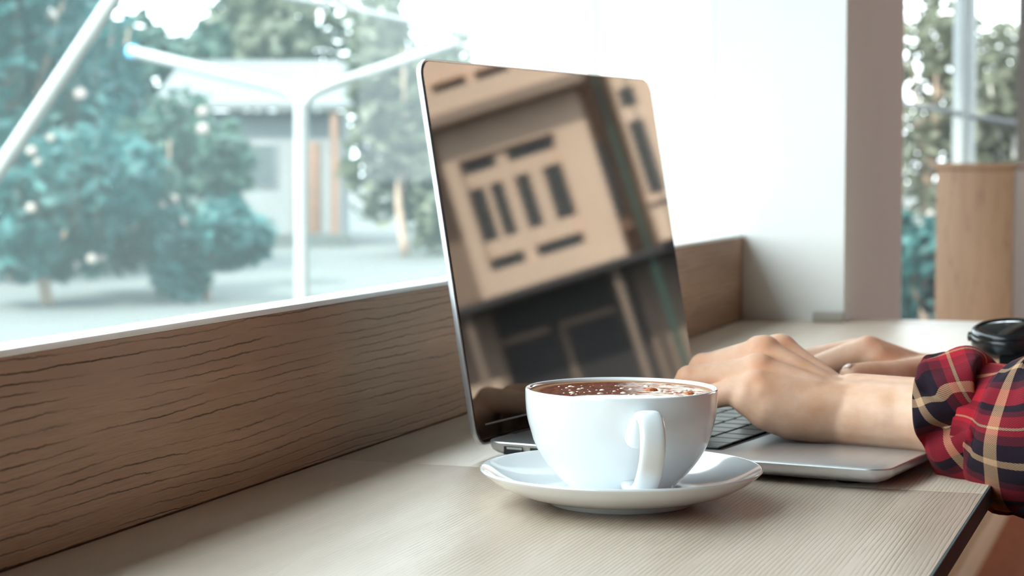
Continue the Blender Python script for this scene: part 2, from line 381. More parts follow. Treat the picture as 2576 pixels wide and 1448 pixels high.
col = k.mix(k.ramp(edge, [(.0, (0, 0, 0)), (.10, (1, 1, 1))]), lines, brown)
rimd = k.math('SQRT', k.math('ADD', k.math('MULTIPLY', dd, dd), k.math('MULTIPLY', rr, rr)))
col = k.mix(k.ramp(rimd, [(.88, (0, 0, 0)), (.97, (1, 1, 1))]), col, (.42, .22, .12))
k.l(col, k.b.inputs['Base Color']); k.bump(n3, .5, .0006)
zc = ZR - .0021
lathe('coffee', [(.0474, zc - .004), (.0474, zc + .0004), (.0462, zc), (.03, zc + .0002), (0, zc + .0002)], M_cof, cu, 96)
bm = bmesh.new()
fl = Vector((FH.x, FH.y, 0))
for i in range(70):
    a = random.uniform(-.75, .85); d = random.uniform(-.42, .55)
    if a * a + d * d > .86: continue
    p = RT * (a * .047) + fl * (d * .047); r = random.choice((.0004, .0005, .0007, .0009, .0013, .0016)) * random.uniform(.7, 1.2)
    s = bmesh.ops.create_icosphere(bm, subdivisions=2, radius=r)
    for v in s['verts']: v.co = Vector((p.x + v.co.x, p.y + v.co.y, zc + .0001 + v.co.z * .55))
M_bub = noisy('milk bubbles', (.80, .58, .42), (.92, .82, .74), 300, .2)
from_bm('foam_bubbles', bm, M_bub, cu, True, kind='stuff')
for nm, px, d, sc in (('cocoa_crumb', .33, .02, 1.0), ('cocoa_crumb', .72, -.30, .8)):
    bm = bmesh.new(); bmesh.ops.create_icosphere(bm, subdivisions=3, radius=.0034 * sc)
    for v in bm.verts:
        v.co *= 1 + .18 * math.sin(v.co.x * 2600 + 1) * math.cos(v.co.y * 2300); v.co.z *= .40
    q = RT * (px * .047) + fl * (d * .047); bm.transform(Matrix.Translation((q.x, q.y, zc + .0004)))
    from_bm(nm, bm, noisy('cocoa crumb %s' % px, (.42, .10, .03), (.60, .20, .07), 500, .6, .4), cu, True)

# ------------------------------------------------------------------ person (seated at the counter, typing)
M_skin = mat('skin', (.78, .52, .38), .48, spec=.4, Subsurface_Weight=.10, Subsurface_Scale=.006)
M_skin.node_tree.nodes['Principled BSDF'].inputs['Subsurface Radius'].default_value = (1.0, .35, .2)
k = N(M_skin); a1 = k.n('ShaderNodeAttribute', attribute_name='flush')
sk = k.ramp(k.noise(k.pos(), 55, 4, .6), [(.3, (.72, .385, .235)), (.7, (.87, .55, .385))])
sk = k.mix(k.math('MULTIPLY', a1.outputs['Fac'], .75), sk, (.70, .30, .16))
k.l(sk, k.b.inputs['Base Color'])
crs = k.noise(k.pos(), 700, 4, .65); k.bump(crs, .22, .0005)
M_nail = mat('nail', (.80, .56, .47), .25)
def cap(bm, A, B, ra, rb, n=18, m=10):
    """closed tapered capsule"""
    A, B = Vector(A), Vector(B); t = (B - A)
    t = t.normalized() if t.length > 1e-6 else Vector((0, 0, 1))
    u = t.orthogonal().normalized(); v = t.cross(u); rings = []
    ths = [math.pi * i / m for i in range(m + 1)]
    lst = [(A, ra, th) for th in ths if th <= math.pi / 2 + 1e-6] + [(B, rb, th) for th in ths if th >= math.pi / 2 - 1e-6]
    for c, r, th in lst:
        h, q = -math.cos(th) * r, math.sin(th) * r
        if q < 1e-6: rings.append([bm.verts.new(c + t * h)])
        else: rings.append([bm.verts.new(c + t * h + (u * math.cos(2 * math.pi * j / n) + v * math.sin(2 * math.pi * j / n)) * q) for j in range(n)])
    for X, Y in zip(rings, rings[1:]):
        for j in range(n):
            vs = []
            for z in (X[j % len(X)], X[(j + 1) % len(X)] if len(X) > 1 else X[0], Y[(j + 1) % len(Y)] if len(Y) > 1 else Y[0], Y[j % len(Y)]):
                if z not in vs: vs.append(z)
            if len(vs) > 2: bm.faces.new(vs)
def chain(bm, pts):
    for (p, r), (q, s) in zip(pts, pts[1:]): cap(bm, p, q, r, s)
def fuse(bm, voxel, smooth=8, fac=.5):
    """blend overlapping closed volumes into one continuous surface"""
    bmesh.ops.recalc_face_normals(bm, faces=bm.faces)
    me = bpy.data.meshes.new('tmp'); bm.to_mesh(me); bm.free()
    o = bpy.data.objects.new('tmp', me); COL.objects.link(o)
    r = o.modifiers.new('r', 'REMESH'); r.mode = 'VOXEL'; r.voxel_size = voxel
    if smooth: sm = o.modifiers.new('s', 'SMOOTH'); sm.factor = fac; sm.iterations = smooth
    dg = bpy.context.evaluated_depsgraph_get(); dg.update()
    res = bpy.data.meshes.new_from_object(o.evaluated_get(dg))
    bpy.data.objects.remove(o); return res
P = at
# near (left) hand, seen from the little-finger side
wr = P(2136, 1034, 1.175); el = Vector((.090, 1.085, .020))
def lerp(a, b, t): return Vector(a) * (1 - t) + Vector(b) * t
bm = bmesh.new()
fa = [(lerp(wr, el, t), r) for t, r in ((0, .0186), (.12, .0200), (.30, .0235), (.55, .029), (.8, .032), (1, .030))]
chain(bm, fa)
fa2 = [(lerp(wr, el, t) + Vector((.000, .014, .004)), r) for t, r in ((0, .0175), (.12, .0185), (.3, .021), (.6, .026))]
chain(bm, fa2)
mc = dict(pinky=(1903, 973, 1.172, .0092), ring=(1908, 934, 1.187, .0100), middle=(1920, 889, 1.204, .0103), index=(1962, 884, 1.224, .0098))
for nme, (x, y, D, r) in mc.items():
    p = P(x, y, D); s0 = {'pinky': -.0045, 'ring': -.001, 'middle': .005, 'index': .011}[nme]
    root = wr + Vector((0, s0, -s0 * .1)) ; mid = lerp(root, p, .55)
    chain(bm, [(root + (el - wr) * .10, .0170), (root, .0165), (mid + Vector((0, 0, -.006)), .0150), (p + Vector((.004, 0, -.004)), .0118)])
    chain(bm, [(lerp(root, p, .35) + Vector((0, 0, .003)), .0100), (lerp(root, p, .85) + Vector((0, 0, .001)), .0098), (p, r)])
# heel of the hand along the little finger side
chain(bm, [(lerp(wr, el, .34) + UP * -.001, .0232), (lerp(wr, el, .15) + UP * -.0015, .0196), (P(2112, 1046, 1.1735), .0180), (P(2055, 1048, 1.1725), .0165), (P(1995, 1040, 1.172), .0156), (P(1935, 1022, 1.172), .0147), (P(1885, 997, 1.173), .0118)])
chain(bm, [(P(2070, 1020, 1.195), .020), (P(1960, 980, 1.195), .019)])
chain(bm, [(P(2040, 1010, 1.22), .015), (P(1965, 960, 1.215), .015)])
kb = .0155
fing = dict(
    pinky=[(1903, 973, 1.172, .0090), (1775, 1000, 1.180, .0074), (1728, 1040, 1.186, .0066), (1708, 1078, 1.19, .0058)],
    ring=[(1908, 934, 1.187, .0100), (1738, 957, 1.199, .0088), (1688, 1010, 1.207, .0076), (1672, 1056, 1.212, .0066)],
    middle=[(1920, 889, 1.204, .0103), (1772, 927, 1.218, .0090), (1715, 985, 1.229, .0079), (1690, 1040, 1.236, .0068)],
    index=[(1962, 884, 1.224, .0100), (1820, 930, 1.240, .0086), (1766, 980, 1.252, .0077), (1738, 1030, 1.258, .0066)],
    thumb=[(2075, 1005, 1.225, .0150), (1990, 985, 1.245, .0118), (1935, 995, 1.258, .0095), (1890, 1006, 1.266, .0078)])
knuck = []
for nme, pts in fing.items():
    q = [(P(x, y, D), r) for x, y, D, r in pts]; chain(bm, q)
    if nme != 'thumb':
        cap(bm, q[1][0] + Vector((0, 0, .0012)), q[1][0] + Vector((-.001, 0, .0012)), q[1][1] * .98, q[1][1] * .98)
        cap(bm, q[0][0] + Vector((.001, 0, .0014)), q[0][0] + Vector((-.002, 0, .0014)), q[0][1], q[0][1] * .98)
        knuck += [(q[0][0] + Vector((.003, -.008, .004)), .009), (q[1][0] + Vector((0, -.006, .004)), .008)]
tips = [(fing[f][-1], fing[f][-2]) for f in fing]
armL = fuse(bm, .00125, 14)
# far (right) hand
bm = bmesh.new()
wr2 = P(2400, 948, 1.395); el2 = Vector((.10, 1.42, .035))
chain(bm, [(lerp(wr2, el2, t), r) for t, r in ((0, .0185), (.2, .021), (.45, .027), (.8, .031), (1, .029))])
chain(bm, [(lerp(wr2, el2, t) + Vector((0, .012, 0)), r) for t, r in ((0, .0175), (.2, .020), (.5, .025))])
mc2 = dict(index=(2184, 879, 1.365, .0102), middle=(2160, 884, 1.385, .0102), ring=(2160, 900, 1.405, .0098), pinky=(2175, 925, 1.42, .0090))
for i, (nme, (x, y, D, r)) in enumerate(mc2.items()):
    p = P(x, y, D); root = wr2 + Vector((-.004, -.014 + i * .009, .001)); mid = lerp(root, p, .55)
    chain(bm, [(root, .0155), (mid + Vector((0, 0, -.007)), .0150), (p + Vector((.005, 0, -.005)), .0115)])
    chain(bm, [(lerp(root, p, .4), .0100), (lerp(root, p, .85), .0098), (p, r)])
fing2 = dict(
    index=[(2184, 879, 1.365, .0100), (2060, 921, 1.378, .0086), (2010, 965, 1.388, .0076), (1985, 1000, 1.394, .0066)],
    middle=[(2160, 884, 1.385, .0100), (2030, 905, 1.402, .0088), (1975, 950, 1.415, .0078), (1950, 990, 1.42, .0068)],
    ring=[(2160, 900, 1.405, .0098), (2030, 918, 1.424, .0085), (1985, 955, 1.434, .0075), (1960, 985, 1.44, .0065)],
    pinky=[(2175, 925, 1.42, .0088), (2075, 935, 1.44, .0074), (2030, 960, 1.447, .0066), (2010, 980, 1.45, .0058)],
    thumb=[(2350, 945, 1.370, .0150), (2245, 950, 1.338, .0118), (2180, 946, 1.325, .0098), (2142, 944, 1.318, .0080)])
for nme, pts in fing2.items():
    q = [(P(x, y, D), r) for x, y, D, r in pts]; chain(bm, q)
    if nme != 'thumb': knuck += [(q[0][0] + Vector((.002, -.005, .006)), .009)]
tips += [(fing2[f][-1], fing2[f][-2]) for f in fing2]
armR = fuse(bm, .0016, 8)
# rest of the body (out of frame): upper arms, torso, neck, head with a face
FACE = Vector((-math.cos(LTH), math.sin(LTH), 0)); SIDE = Vector((math.sin(LTH), math.cos(LTH), 0))   # facing the laptop; SIDE = towards the far shoulder
TC = Vector((.185, 1.235, 0))
def bp(f, s, z): return TC + FACE * f + SIDE * s + Vector((0, 0, z))
bm = bmesh.new()
shL, shR = bp(0, -.165, .315), bp(0, .165, .315)
chain(bm, [(el, .029), (lerp(el, shL, .5), .033), (shL, .034)]); chain(bm, [(el2, .028), (lerp(el2, shR, .5), .033), (shR, .034)])
chain(bm, [(shL, .036), (bp(0, -.08, .325), .042), (bp(0, 0, .34), .05), (bp(0, .08, .325), .042), (shR, .036)])
for s in (-.075, 0, .075): chain(bm, [(bp(0, s, .25), .075), (bp(0, s * .9, .05), .075), (bp(-.01, s * .9, -.18), .075)])
chain(bm, [(bp(0, 0, .36), .055), (bp(.025, 0, .47), .050)])
HC = bp(.05, 0, .58)
cap(bm, HC, HC + FACE * -.025, .078, .082); chain(bm, [(HC + FACE * .03 + Vector((0, 0, -.03)), .062), (HC + FACE * .045 + Vector((0, 0, -.085)), .035)])
cap(bm, HC + FACE * .085 + Vector((0, 0, .0)), HC + FACE * .103 + Vector((0, 0, -.03)), .009, .012)
cap(bm, HC + FACE * .082 + SIDE * -.018 + Vector((0, 0, -.062)), HC + FACE * .082 + SIDE * .018 + Vector((0, 0, -.062)), .009, .009)
for s in (-1, 1): cap(bm, HC + SIDE * s * .080 + Vector((0, 0, -.02)), HC + SIDE * s * .084 + Vector((0, 0, .012)) + FACE * -.01, .010, .013)
trunk = fuse(bm, .006, 4)
bm = bmesh.new()
for me in (armL, armR, trunk): bm.from_mesh(me)
person = empty('person', (TC.x, TC.y, ZF), label='person in a red plaid shirt typing with both hands on the laptop', category='person')
def body_child(name, me, m, parent=person, **kw):
    o = link(name, me, m, None, True, **kw); o.parent = parent; o.matrix_parent_inverse = Matrix.Translation(-person.location) if parent == person else Matrix.Identity(4); return o
me = bpy.data.meshes.new('body'); bm.to_mesh(me); bm.free()
co = np.empty(len(me.vertices) * 3, np.float32); me.vertices.foreach_get('co', co); co = co.reshape(-1, 3)
fl_ = np.zeros(len(co), np.float32)
for c, r in knuck: fl_ = np.maximum(fl_, np.exp(-((co - np.array(c)) ** 2).sum(1) / (r * r)) * .75)
me.attributes.new('flush', 'FLOAT', 'POINT').data.foreach_set('value', fl_)
body = body_child('body', me, M_skin)
def pbm(name, bm, m, **kw):
    me = bpy.data.meshes.new(name); bmesh.ops.recalc_face_normals(bm, faces=bm.faces); bm.to_mesh(me); bm.free(); return body_child(name, me, m, **kw)
for (t1, t0) in tips:
    a, b = P(*t1[:3]), P(*t0[:3]); t = (a - b).normalized(); r = t1[3]
    up = (Vector((0, 0, 1)) + FACE * .8); up = (up - t * up.dot(t)).normalized(); sd = t.cross(up)
    bm = bmesh.new(); g_ = []
    for i in range(6):
        g_.append([bm.verts.new(a + t * (r * (-.5 + 1.25 * i / 5)) + sd * (r * .78 * s) + up * (r * (1.0 - .36 * s * s) - max(0, i - 3) * .16 * r)) for s in (-1, -.5, 0, .5, 1)])
    for A, B in zip(g_, g_[1:]):
        for j in range(4): bm.faces.new((A[j], A[j + 1], B[j + 1], B[j]))
    r_ = bmesh.ops.extrude_face_region(bm, geom=list(bm.faces))
    for v in [e for e in r_['geom'] if isinstance(e, bmesh.types.BMVert)]: v.co -= up * .0006
    pbm('fingernail', bm, M_nail)
M_eye = mat('eye white', (.85, .84, .82), .2); M_iris = mat('dark iris', (.03, .02, .015), .15)
for s in (-1, 1):
    for nm, off, r, m in (('eye', .0665, .012, M_eye), ('iris', .0735, .0062, M_iris)):
        bm = bmesh.new(); bmesh.ops.create_uvsphere(bm, u_segments=16, v_segments=10, radius=r); bm.transform(Matrix.Translation(HC + FACE * off + SIDE * s * .031 + Vector((0, 0, .005)))); pbm(nm, bm, m)
bm = bmesh.new(); cap(bm, HC + FACE * -.012 + Vector((0, 0, .026)), HC + FACE * -.040 + Vector((0, 0, .01)), .085, .088)
chain(bm, [(HC + FACE * -.06 + Vector((0, 0, .0)), .07), (HC + FACE * -.075 + Vector((0, 0, -.09)), .055)])
hm = fuse(bm, .006, 2); body_child('hair', hm, noisy('dark brown hair', (.03, .018, .012), (.06, .035, .022), 60, .5, .5, stretch=(1, 1, .1), dist=.003))

# shirt: red tartan flannel
def plaid(name, ang=0.0, off=(0, 0), scale=1.0):
    m = mat(name, (.3, .03, .05), .92, spec=.15, Sheen_Weight=.03); k = N(m)
    uv = k.pos((scale, scale, 1), (0, 0, ang), (off[0], off[1], 0), 'UV'); sp = k.n('ShaderNodeSeparateXYZ'); k.l(uv, sp.inputs[0])
    R, D, Cc, Mn = (.40, .012, .024), (.006, .007, .014), (.52, .32, .18), (.13, .010, .020)
    stops = [(0, R), (.17, Mn), (.25, D), (.40, Cc), (.465, D), (.62, Mn), (.70, R), (.755, Cc), (.78, R), (.88, Mn), (.93, D)]
    cu_ = k.ramp(k.math('FRACT', sp.outputs[0]), stops, 'CONSTANT'); cv = k.ramp(k.math('FRACT', sp.outputs[1]), stops, 'CONSTANT')
    tw = k.math('FRACT', k.math('MULTIPLY', k.math('ADD', sp.outputs[0], sp.outputs[1]), 64.0))
    wv = k.math('GREATER_THAN', tw, .5)
    c = k.mix(k.math('ADD', k.math('MULTIPLY', wv, .56), .22), cu_, cv)
    fz = k.noise(k.pos((1, 1, 1)), 1400, 3, .7)
    c = k.mix(k.math('MULTIPLY', fz, .12), c, (.20, .05, .055)); k.l(c, k.b.inputs['Base Color'])
    k.bump(k.math('ADD', k.math('MULTIPLY', wv, .4), fz), .5, .0007); return m
M_pl = plaid('red tartan flannel'); M_plc = plaid('red tartan flannel, turned back', math.radians(27), (.32, .18))
def loft(rings, closed=True, uvs=(1, 1), uscale=None):
    """rings of equal length -> bmesh with uv (u around, v along), metres times uvs"""
    bm = bmesh.new(); L = bm.loops.layers.uv.new('uv'); V = [[bm.verts.new(p) for p in r] for r in rings]
    n = len(rings[0]); acc = [0.0]
    for A, B in zip(rings, rings[1:]): acc.append(acc[-1] + (sum(((b - a) for a, b in zip(A, B)), Vector()) / n).length)
    per = uscale or max(sum((A[(j + 1) % n] - A[j]).length for j in range(n)) for A in rings)
    for i in range(len(V) - 1):
        for j in range(n if closed else n - 1):
            f = bm.faces.new((V[i][j], V[i][(j + 1) % n], V[i + 1][(j + 1) % n], V[i + 1][j]))
            for lp, (a, b) in zip(f.loops, ((j, i), (j + 1, i), (j + 1, i + 1), (j, i + 1))): lp[L].uv = (a / n * per * uvs[0], acc[b] * uvs[1])
    return bm
TS = 1 / .085      # tartan repeat in metres
def ringat(c, ax, upv, rd, rv, fn, n=72):
    """ring round axis: rv along upv, rd along the third direction"""
    ax = ax.normalized(); sd = upv.cross(ax).normalized(); return [c + upv * (math.cos(2 * math.pi * j / n) * rv * fn(2 * math.pi * j / n)) + sd * (math.sin(2 * math.pi * j / n) * rd * fn(2 * math.pi * j / n)) for j in range(n)]
def wob(th, s, amp, ph=0.0):
    return 1 + amp * (.45 * math.sin(2 * th + 3.1 * s + ph) + .35 * math.sin(3 * th - 7 * s + 1.3 + ph) + .30 * math.sin(5 * th + 11 * s + 2 * ph) + .2 * math.sin(7 * th - 16 * s))
# near cuff: rolled back, slanting, puffed
ax = (el - wr).normalized()
cupv = (UP - RT * .17).normalized()
ctr = [(2382, 1022, 1.143), (2368, 1030, 1.143), (2356, 1036, 1.142), (2364, 1042, 1.140), (2390, 1050, 1.137), (2430, 1056, 1.132), (2480, 1062, 1.126), (2510, 1066, 1.123), (2503, 1066, 1.124)]
rv_ = [.0240, .0285, .0318, .0345, .0366, .0380, .0380, .0362, .0310]
rings = []
cp = spline([P(*c) for c in ctr], 5); rr_ = [p.x for p in spline([(r, 0, 0) for r in rv_], 5)]
for i, (c, r) in enumerate(zip(cp, rr_)):
    s = i / len(cp); amp = .15 * min(1, max(0, (s - .12) * 4))
    def fn(th, s=s, amp=amp):
        crease = -.24 * math.exp(-((((th - 4.55 - 1.5 * (s - .5)) + math.pi) % (2 * math.pi) - math.pi) / .16) ** 2) * min(1, max(0, (s - .2) * 5))
        crease += -.20 * math.exp(-((((th - 5.35 + 1.2 * (s - .5)) + math.pi) % (2 * math.pi) - math.pi) / .13) ** 2) * min(1, max(0, (s - .3) * 5))
        return wob(th, s * 1.0, amp) + crease
    rings.append(ringat(c, ax, cupv, r * .98, r, fn, 120))
pbm('rolled_cuff', loft(rings, uvs=(TS, TS)), M_plc, label='rolled-back tartan cuff of the near sleeve')
# near sleeve beyond the cuff, sagging below the forearm
def sleeve(path, radii, amp, ph=0.0, n=96, per=6):
    cp = spline(path, per); rr = [p.x for p in spline([(r, 0, 0) for r in radii], per)]; rings = []
    for i, (c, r) in enumerate(zip(cp, rr)):
        t = cp[min(i + 1, len(cp) - 1)] - cp[max(i - 1, 0)]; u0 = ZU if abs(t.normalized().z) < .8 else -FACE
        u0 = (u0 - t.normalized() * u0.dot(t.normalized())).normalized(); s = i / len(cp)
        rings.append(ringat(c, t, u0, r, r, lambda th, s=s: wob(th, s * 3, amp, ph), n))
    return loft(rings, uvs=(TS, TS))
elS = el + Vector((.0, -.005, -.012))
bm = sleeve([P(2425, 1054, 1.133), P(2475, 1064, 1.128), P(2522, 1080, 1.122), P(2600, 1100, 1.11), P(2760, 1110, 1.09), elS, lerp(el, shL, .35) + FACE * -.01, lerp(el, shL, .7), shL + SIDE * .004 + Vector((0, 0, -.020)), shL + SIDE * .016 + Vector((0, 0, .022)), shL + SIDE * .030 + Vector((0, 0, .046))],
            [.0300, .0345, .0400, .0455, .048, .055, .058, .062, .064, .050, .012], .07)
me1 = bpy.data.meshes.new('s1'); bm.to_mesh(me1); bm.free()
wq = lerp(wr2, el2, .42)
bm = sleeve([wq, lerp(wr2, el2, .6), lerp(wr2, el2, .8), el2 + Vector((0, 0, -.008)), lerp(el2, shR, .35) + FACE * -.01, lerp(el2, shR, .7), shR + SIDE * -.004 + Vector((0, 0, -.020)), shR + SIDE * -.016 + Vector((0, 0, .022)), shR + SIDE * -.030 + Vector((0, 0, .046))],
            [.036, .041, .045, .055, .058, .062, .064, .050, .012], .07, 1.7)
me2 = bpy.data.meshes.new('s2'); bm.to_mesh(me2); bm.free()
rings = []
for z, a, b, f in ((-.27, .125, .185, 0), (-.18, .120, .180, 0), (-.05, .112, .172, 0), (.08, .112, .178, 0), (.2, .115, .195, 0), (.28, .108, .20, 0), (.335, .095, .175, 0), (.375, .075, .12, 0), (.405, .062, .072, .01), (.43, .058, .060, .012)):
    rings.append([bp(f, 0, z) + FACE * (math.cos(2 * math.pi * j / 72) * a) * (1 + .03 * math.sin(9 * z * 6 + 5 * j / 11)) + SIDE * (math.sin(2 * math.pi * j / 72) * b) for j in range(72)])
bm = loft(rings, uvs=(TS, TS)); me3 = bpy.data.meshes.new('s3'); bm.to_mesh(me3); bm.free()
bm = bmesh.new()
for q in (me1, me2, me3): bm.from_mesh(q)
pbm('shirt', bm, M_pl)
bm = bmesh.new()
hang = []
# loose shirt front hanging beside the counter edge under the near sleeve
for i in range(9):
    f = i / 8; top_ = P(2492 + 150 * f, 1150 + 10 * math.sin(5 * f), 1.118 - .05 * f); bt_ = P(2498 + 150 * f, 1292 + 6 * math.sin(9 * f), 1.115 - .05 * f)
    hang.append([lerp(top_, bt_, t) + FH * (.004 * math.sin(7 * t + 9 * f)) for t in [j / 8 for j in range(9)]] + [lerp(bt_, top_, t) + FH * (.016 + .004 * math.sin(7 * t + 6 * f)) for t in [j / 8 for j in range(9)]])
bm = loft(hang, uvs=(TS, TS)); bm.faces.new([v for v in list(bm.verts)[:18]]); bm.verts.ensure_lookup_table(); bm.faces.new([bm.verts[i] for i in range(len(bm.verts) - 18, len(bm.verts))])
pbm('shirt_tail', bm, M_pl)
M_jean = noisy('dark blue denim', (.03, .045, .09), (.05, .07, .13), 400, .85, .3)
bm = bmesh.new()
for s in (-.09, .09): chain(bm, [(bp(-.02, s, -.24), .088), (bp(.16, s * 1.1, -.235), .080), (bp(.36, s * 1.2, -.235), .066), (bp(.37, s * 1.2, -.45), .055), (bp(.34, s * 1.2, -.66), .048)])
chain(bm, [(bp(-.02, -.07, -.22), .105), (bp(-.02, .07, -.22), .105)])
body_child('trousers', fuse(bm, .007, 5), M_jean)
M_shoe = noisy('dark shoe leather', (.03, .025, .02), (.05, .04, .035), 80, .5)
for s in (-.108, .108):
    bm = bmesh.new(); chain(bm, [(bp(.32, s, -.705), .043), (bp(.42, s, -.712), .036), (bp(.50, s, -.716), .033)]); body_child('shoe', fuse(bm, .005, 3), M_shoe)

# watch on the far wrist
M_wb = mat('black watch body', (.010, .014, .016), .22, spec=.6); M_wg = mat('black watch glass', (.004, .006, .008), .04, IOR=1.7)
wp = P(2536, 852, 1.385); fax = (el2 - wr2).normalized()
wt = empty('wrist_watch', wp, 0, label='chunky black watch on the far wrist', category='watch')
wn = (ZU * .97 - FH * .16 - RT * .10).normalized(); wq_ = wn.to_track_quat('Z', 'Y'); wt.rotation_mode = 'QUATERNION'; wt.rotation_quaternion = wq_
lathe('case', [(0, -.0090), (.0195, -.0090), (.0232, -.0075), (.0252, -.003), (.0252, .003), (.0240, .0056), (.0205, .0062)], M_wb, wt, 64)
lathe('bezel', [(.0205, .0058), (.0245, .0042), (.0252, .0056), (.0243, .0082), (.0225, .0092), (.0205, .0084)], M_wb, wt, 64)
lathe('glass', [(.0208, .0060), (.0206, .0080), (.0160, .0086), (0, .0089)], M_wg, wt, 64)
tube('crown', [(-.0245, 0, .0005), (-.0282, 0, .0005)], .0034, M_wb, wt, 20)
IM = wt.matrix_basis.inverted() if False else (Matrix.Translation(wp) @ wq_.to_matrix().to_4x4()).inverted()
c0 = wr2 + fax * ((wp - wr2).dot(fax) + .006); rings = []
for s in (-.011, -.0105, .0105, .011):
    for_r = .0285 if abs(s) < .0108 else .0275
    rings.append([IM @ q for q in ringat(c0 + Vector((0, .006, .002)) + fax * s, fax, (ZU - fax * fax.z).normalized(), for_r + .001, for_r, lambda th: 1, 48)])
bm = loft(rings); bmesh.ops.solidify(bm, geom=list(bm.faces), thickness=.0022); from_bm('strap', bm, M_wb, wt, True, 40)

# stool under the person
M_stool = wood('stool wood', (.42, .25, .14), (.30, .17, .10), (.15, .08, .05), along='x', across='y', gap=.012)
sx_, sy_ = bp(-.03, 0, 0).x, bp(-.03, 0, 0).y
sto = empty('stool', (sx_, sy_, ZF), label='round wooden stool the person sits on', category='stool')
zs = -.335 - ZF
lathe('seat', [(0, zs - .035), (.165, zs - .035), (.175, zs - .028), (.175, zs - .006), (.165, zs), (0, zs)], M_stool, sto, 64)
for i in range(4):
    a = math.pi / 4 + i * math.pi / 2; tube('leg', [(.12 * math.cos(a), .12 * math.sin(a), zs - .035), (.17 * math.cos(a), .17 * math.sin(a), 0)], [.016, .013], M_stool, sto)
bm = bmesh.new(); add_tube(bm, [(.152 * math.cos(t), .152 * math.sin(t), .14) for t in [2 * math.pi * j / 40 for j in range(41)]], .008, 10, False); from_bm('foot_ring', bm, M_stool, sto, True)

# ------------------------------------------------------------------ wooden divider beyond the counter
zd = -.42
dv = empty('wooden_box', (-.378, 4.1, zd), label='tall brown wooden box on the wall beyond the end of the counter', category='box')
hh = EYE - zd
box('front_panel', (-.067, -.50, 0), (.067, -.482, hh - .012), M_divider, dv, bev=.0015)
box('side_panel', (.050, -.482, 0), (.068, .5, hh - .012), noisy('grey box side', (.55, .53, .50), (.50, .48, .455), 5, .6), dv, bev=.0015)  # right side panel is grey, the other panels brown veneer
box('side_panel', (-.067, -.482, 0), (-.049, .5, hh - .012), M_divider, dv, bev=.0015)
box('back_panel', (-.049, .482, 0), (.050, .5, hh - .012), M_divider, dv, bev=.0015)
box('bottom_panel', (-.049, -.482, 0), (.050, .482, .018), M_divider, dv)
box('top_board', (-.069, -.502, hh - .012), (.070, .502, hh), M_divider, dv, bev=.0015)
for y in (-.40, .30): box('mounting_rail', (-.1042, y, .02), (-.067, y + .1, .14), M_frame, dv)

# ------------------------------------------------------------------ outside
ZG = -.90
M_ground = noisy('worn paving', (.058, .066, .064), (.042, .050, .049), .6, .9)
M_road = noisy('grey asphalt', (.30, .31, .31), (.24, .25, .25), 1.5, .9)
box('ground', (-90, -40, ZG - .2), (90, 110, ZG), M_ground, **st)
M_bark = noisy('grey brown bark', (.30, .22, .17), (.18, .13, .10), 12, .9, .5, stretch=(1, 1, .2), dist=.02)
M_barkw = noisy('pale bark', (.70, .69, .66), (.55, .55, .53), 12, .8)
def leafmat(name, a, b):
    m = mat(name, a, .55, spec=.4, Subsurface_Weight=0.0); k = N(m)
    g = k.n('ShaderNodeNewGeometry'); c = k.ramp(g.outputs['Random Per Island'], [(0, a), (1, b)])
    k.l(c, k.b.inputs['Base Color']); tl = k.n('ShaderNodeBsdfTranslucent'); k.l(c, tl.inputs['Color'])
    mx = k.n('ShaderNodeMixShader'); mx.inputs[0].default_value = .35
    k.l(k.b.outputs[0], mx.inputs[1]); k.l(tl.outputs[0], mx.inputs[2]); k.l(mx.outputs[0], k.out.inputs['Surface']); return m
L_teal = leafmat('blue green leaves', (.006, .050, .052), (.024, .105, .104))
L_green = leafmat('mid green leaves', (.02, .06, .048), (.055, .10, .075))
L_pale = leafmat('pale yellow green leaves', (.065, .080, .055), (.115, .13, .09))
M_flower = noisy('cream flowers', (.20, .18, .16), (.16, .14, .13), 4, .7)
def leaves(bm, c, rad, n, size, rng):
    for _ in range(n):
        v = Vector((rng.gauss(0, 1), rng.gauss(0, 1), rng.gauss(0, 1))).normalized() * (rng.random() ** .4)
        p = c + Vector((v.x * rad[0], v.y * rad[1], v.z * rad[2])); s = size * rng.uniform(.6, 1.3)
        a = Vector((rng.gauss(0, 1), rng.gauss(0, 1), rng.gauss(0, .6))).normalized(); b = a.orthogonal().normalized()
        b.rotate(Matrix.Rotation(rng.uniform(0, 6.28), 3, a))
        bm.faces.new([bm.verts.new(p + q) for q in (a * s, b * s * .45 + a * s * .1, a * -s, b * -s * .45 + a * s * .1)])
tn = [0]
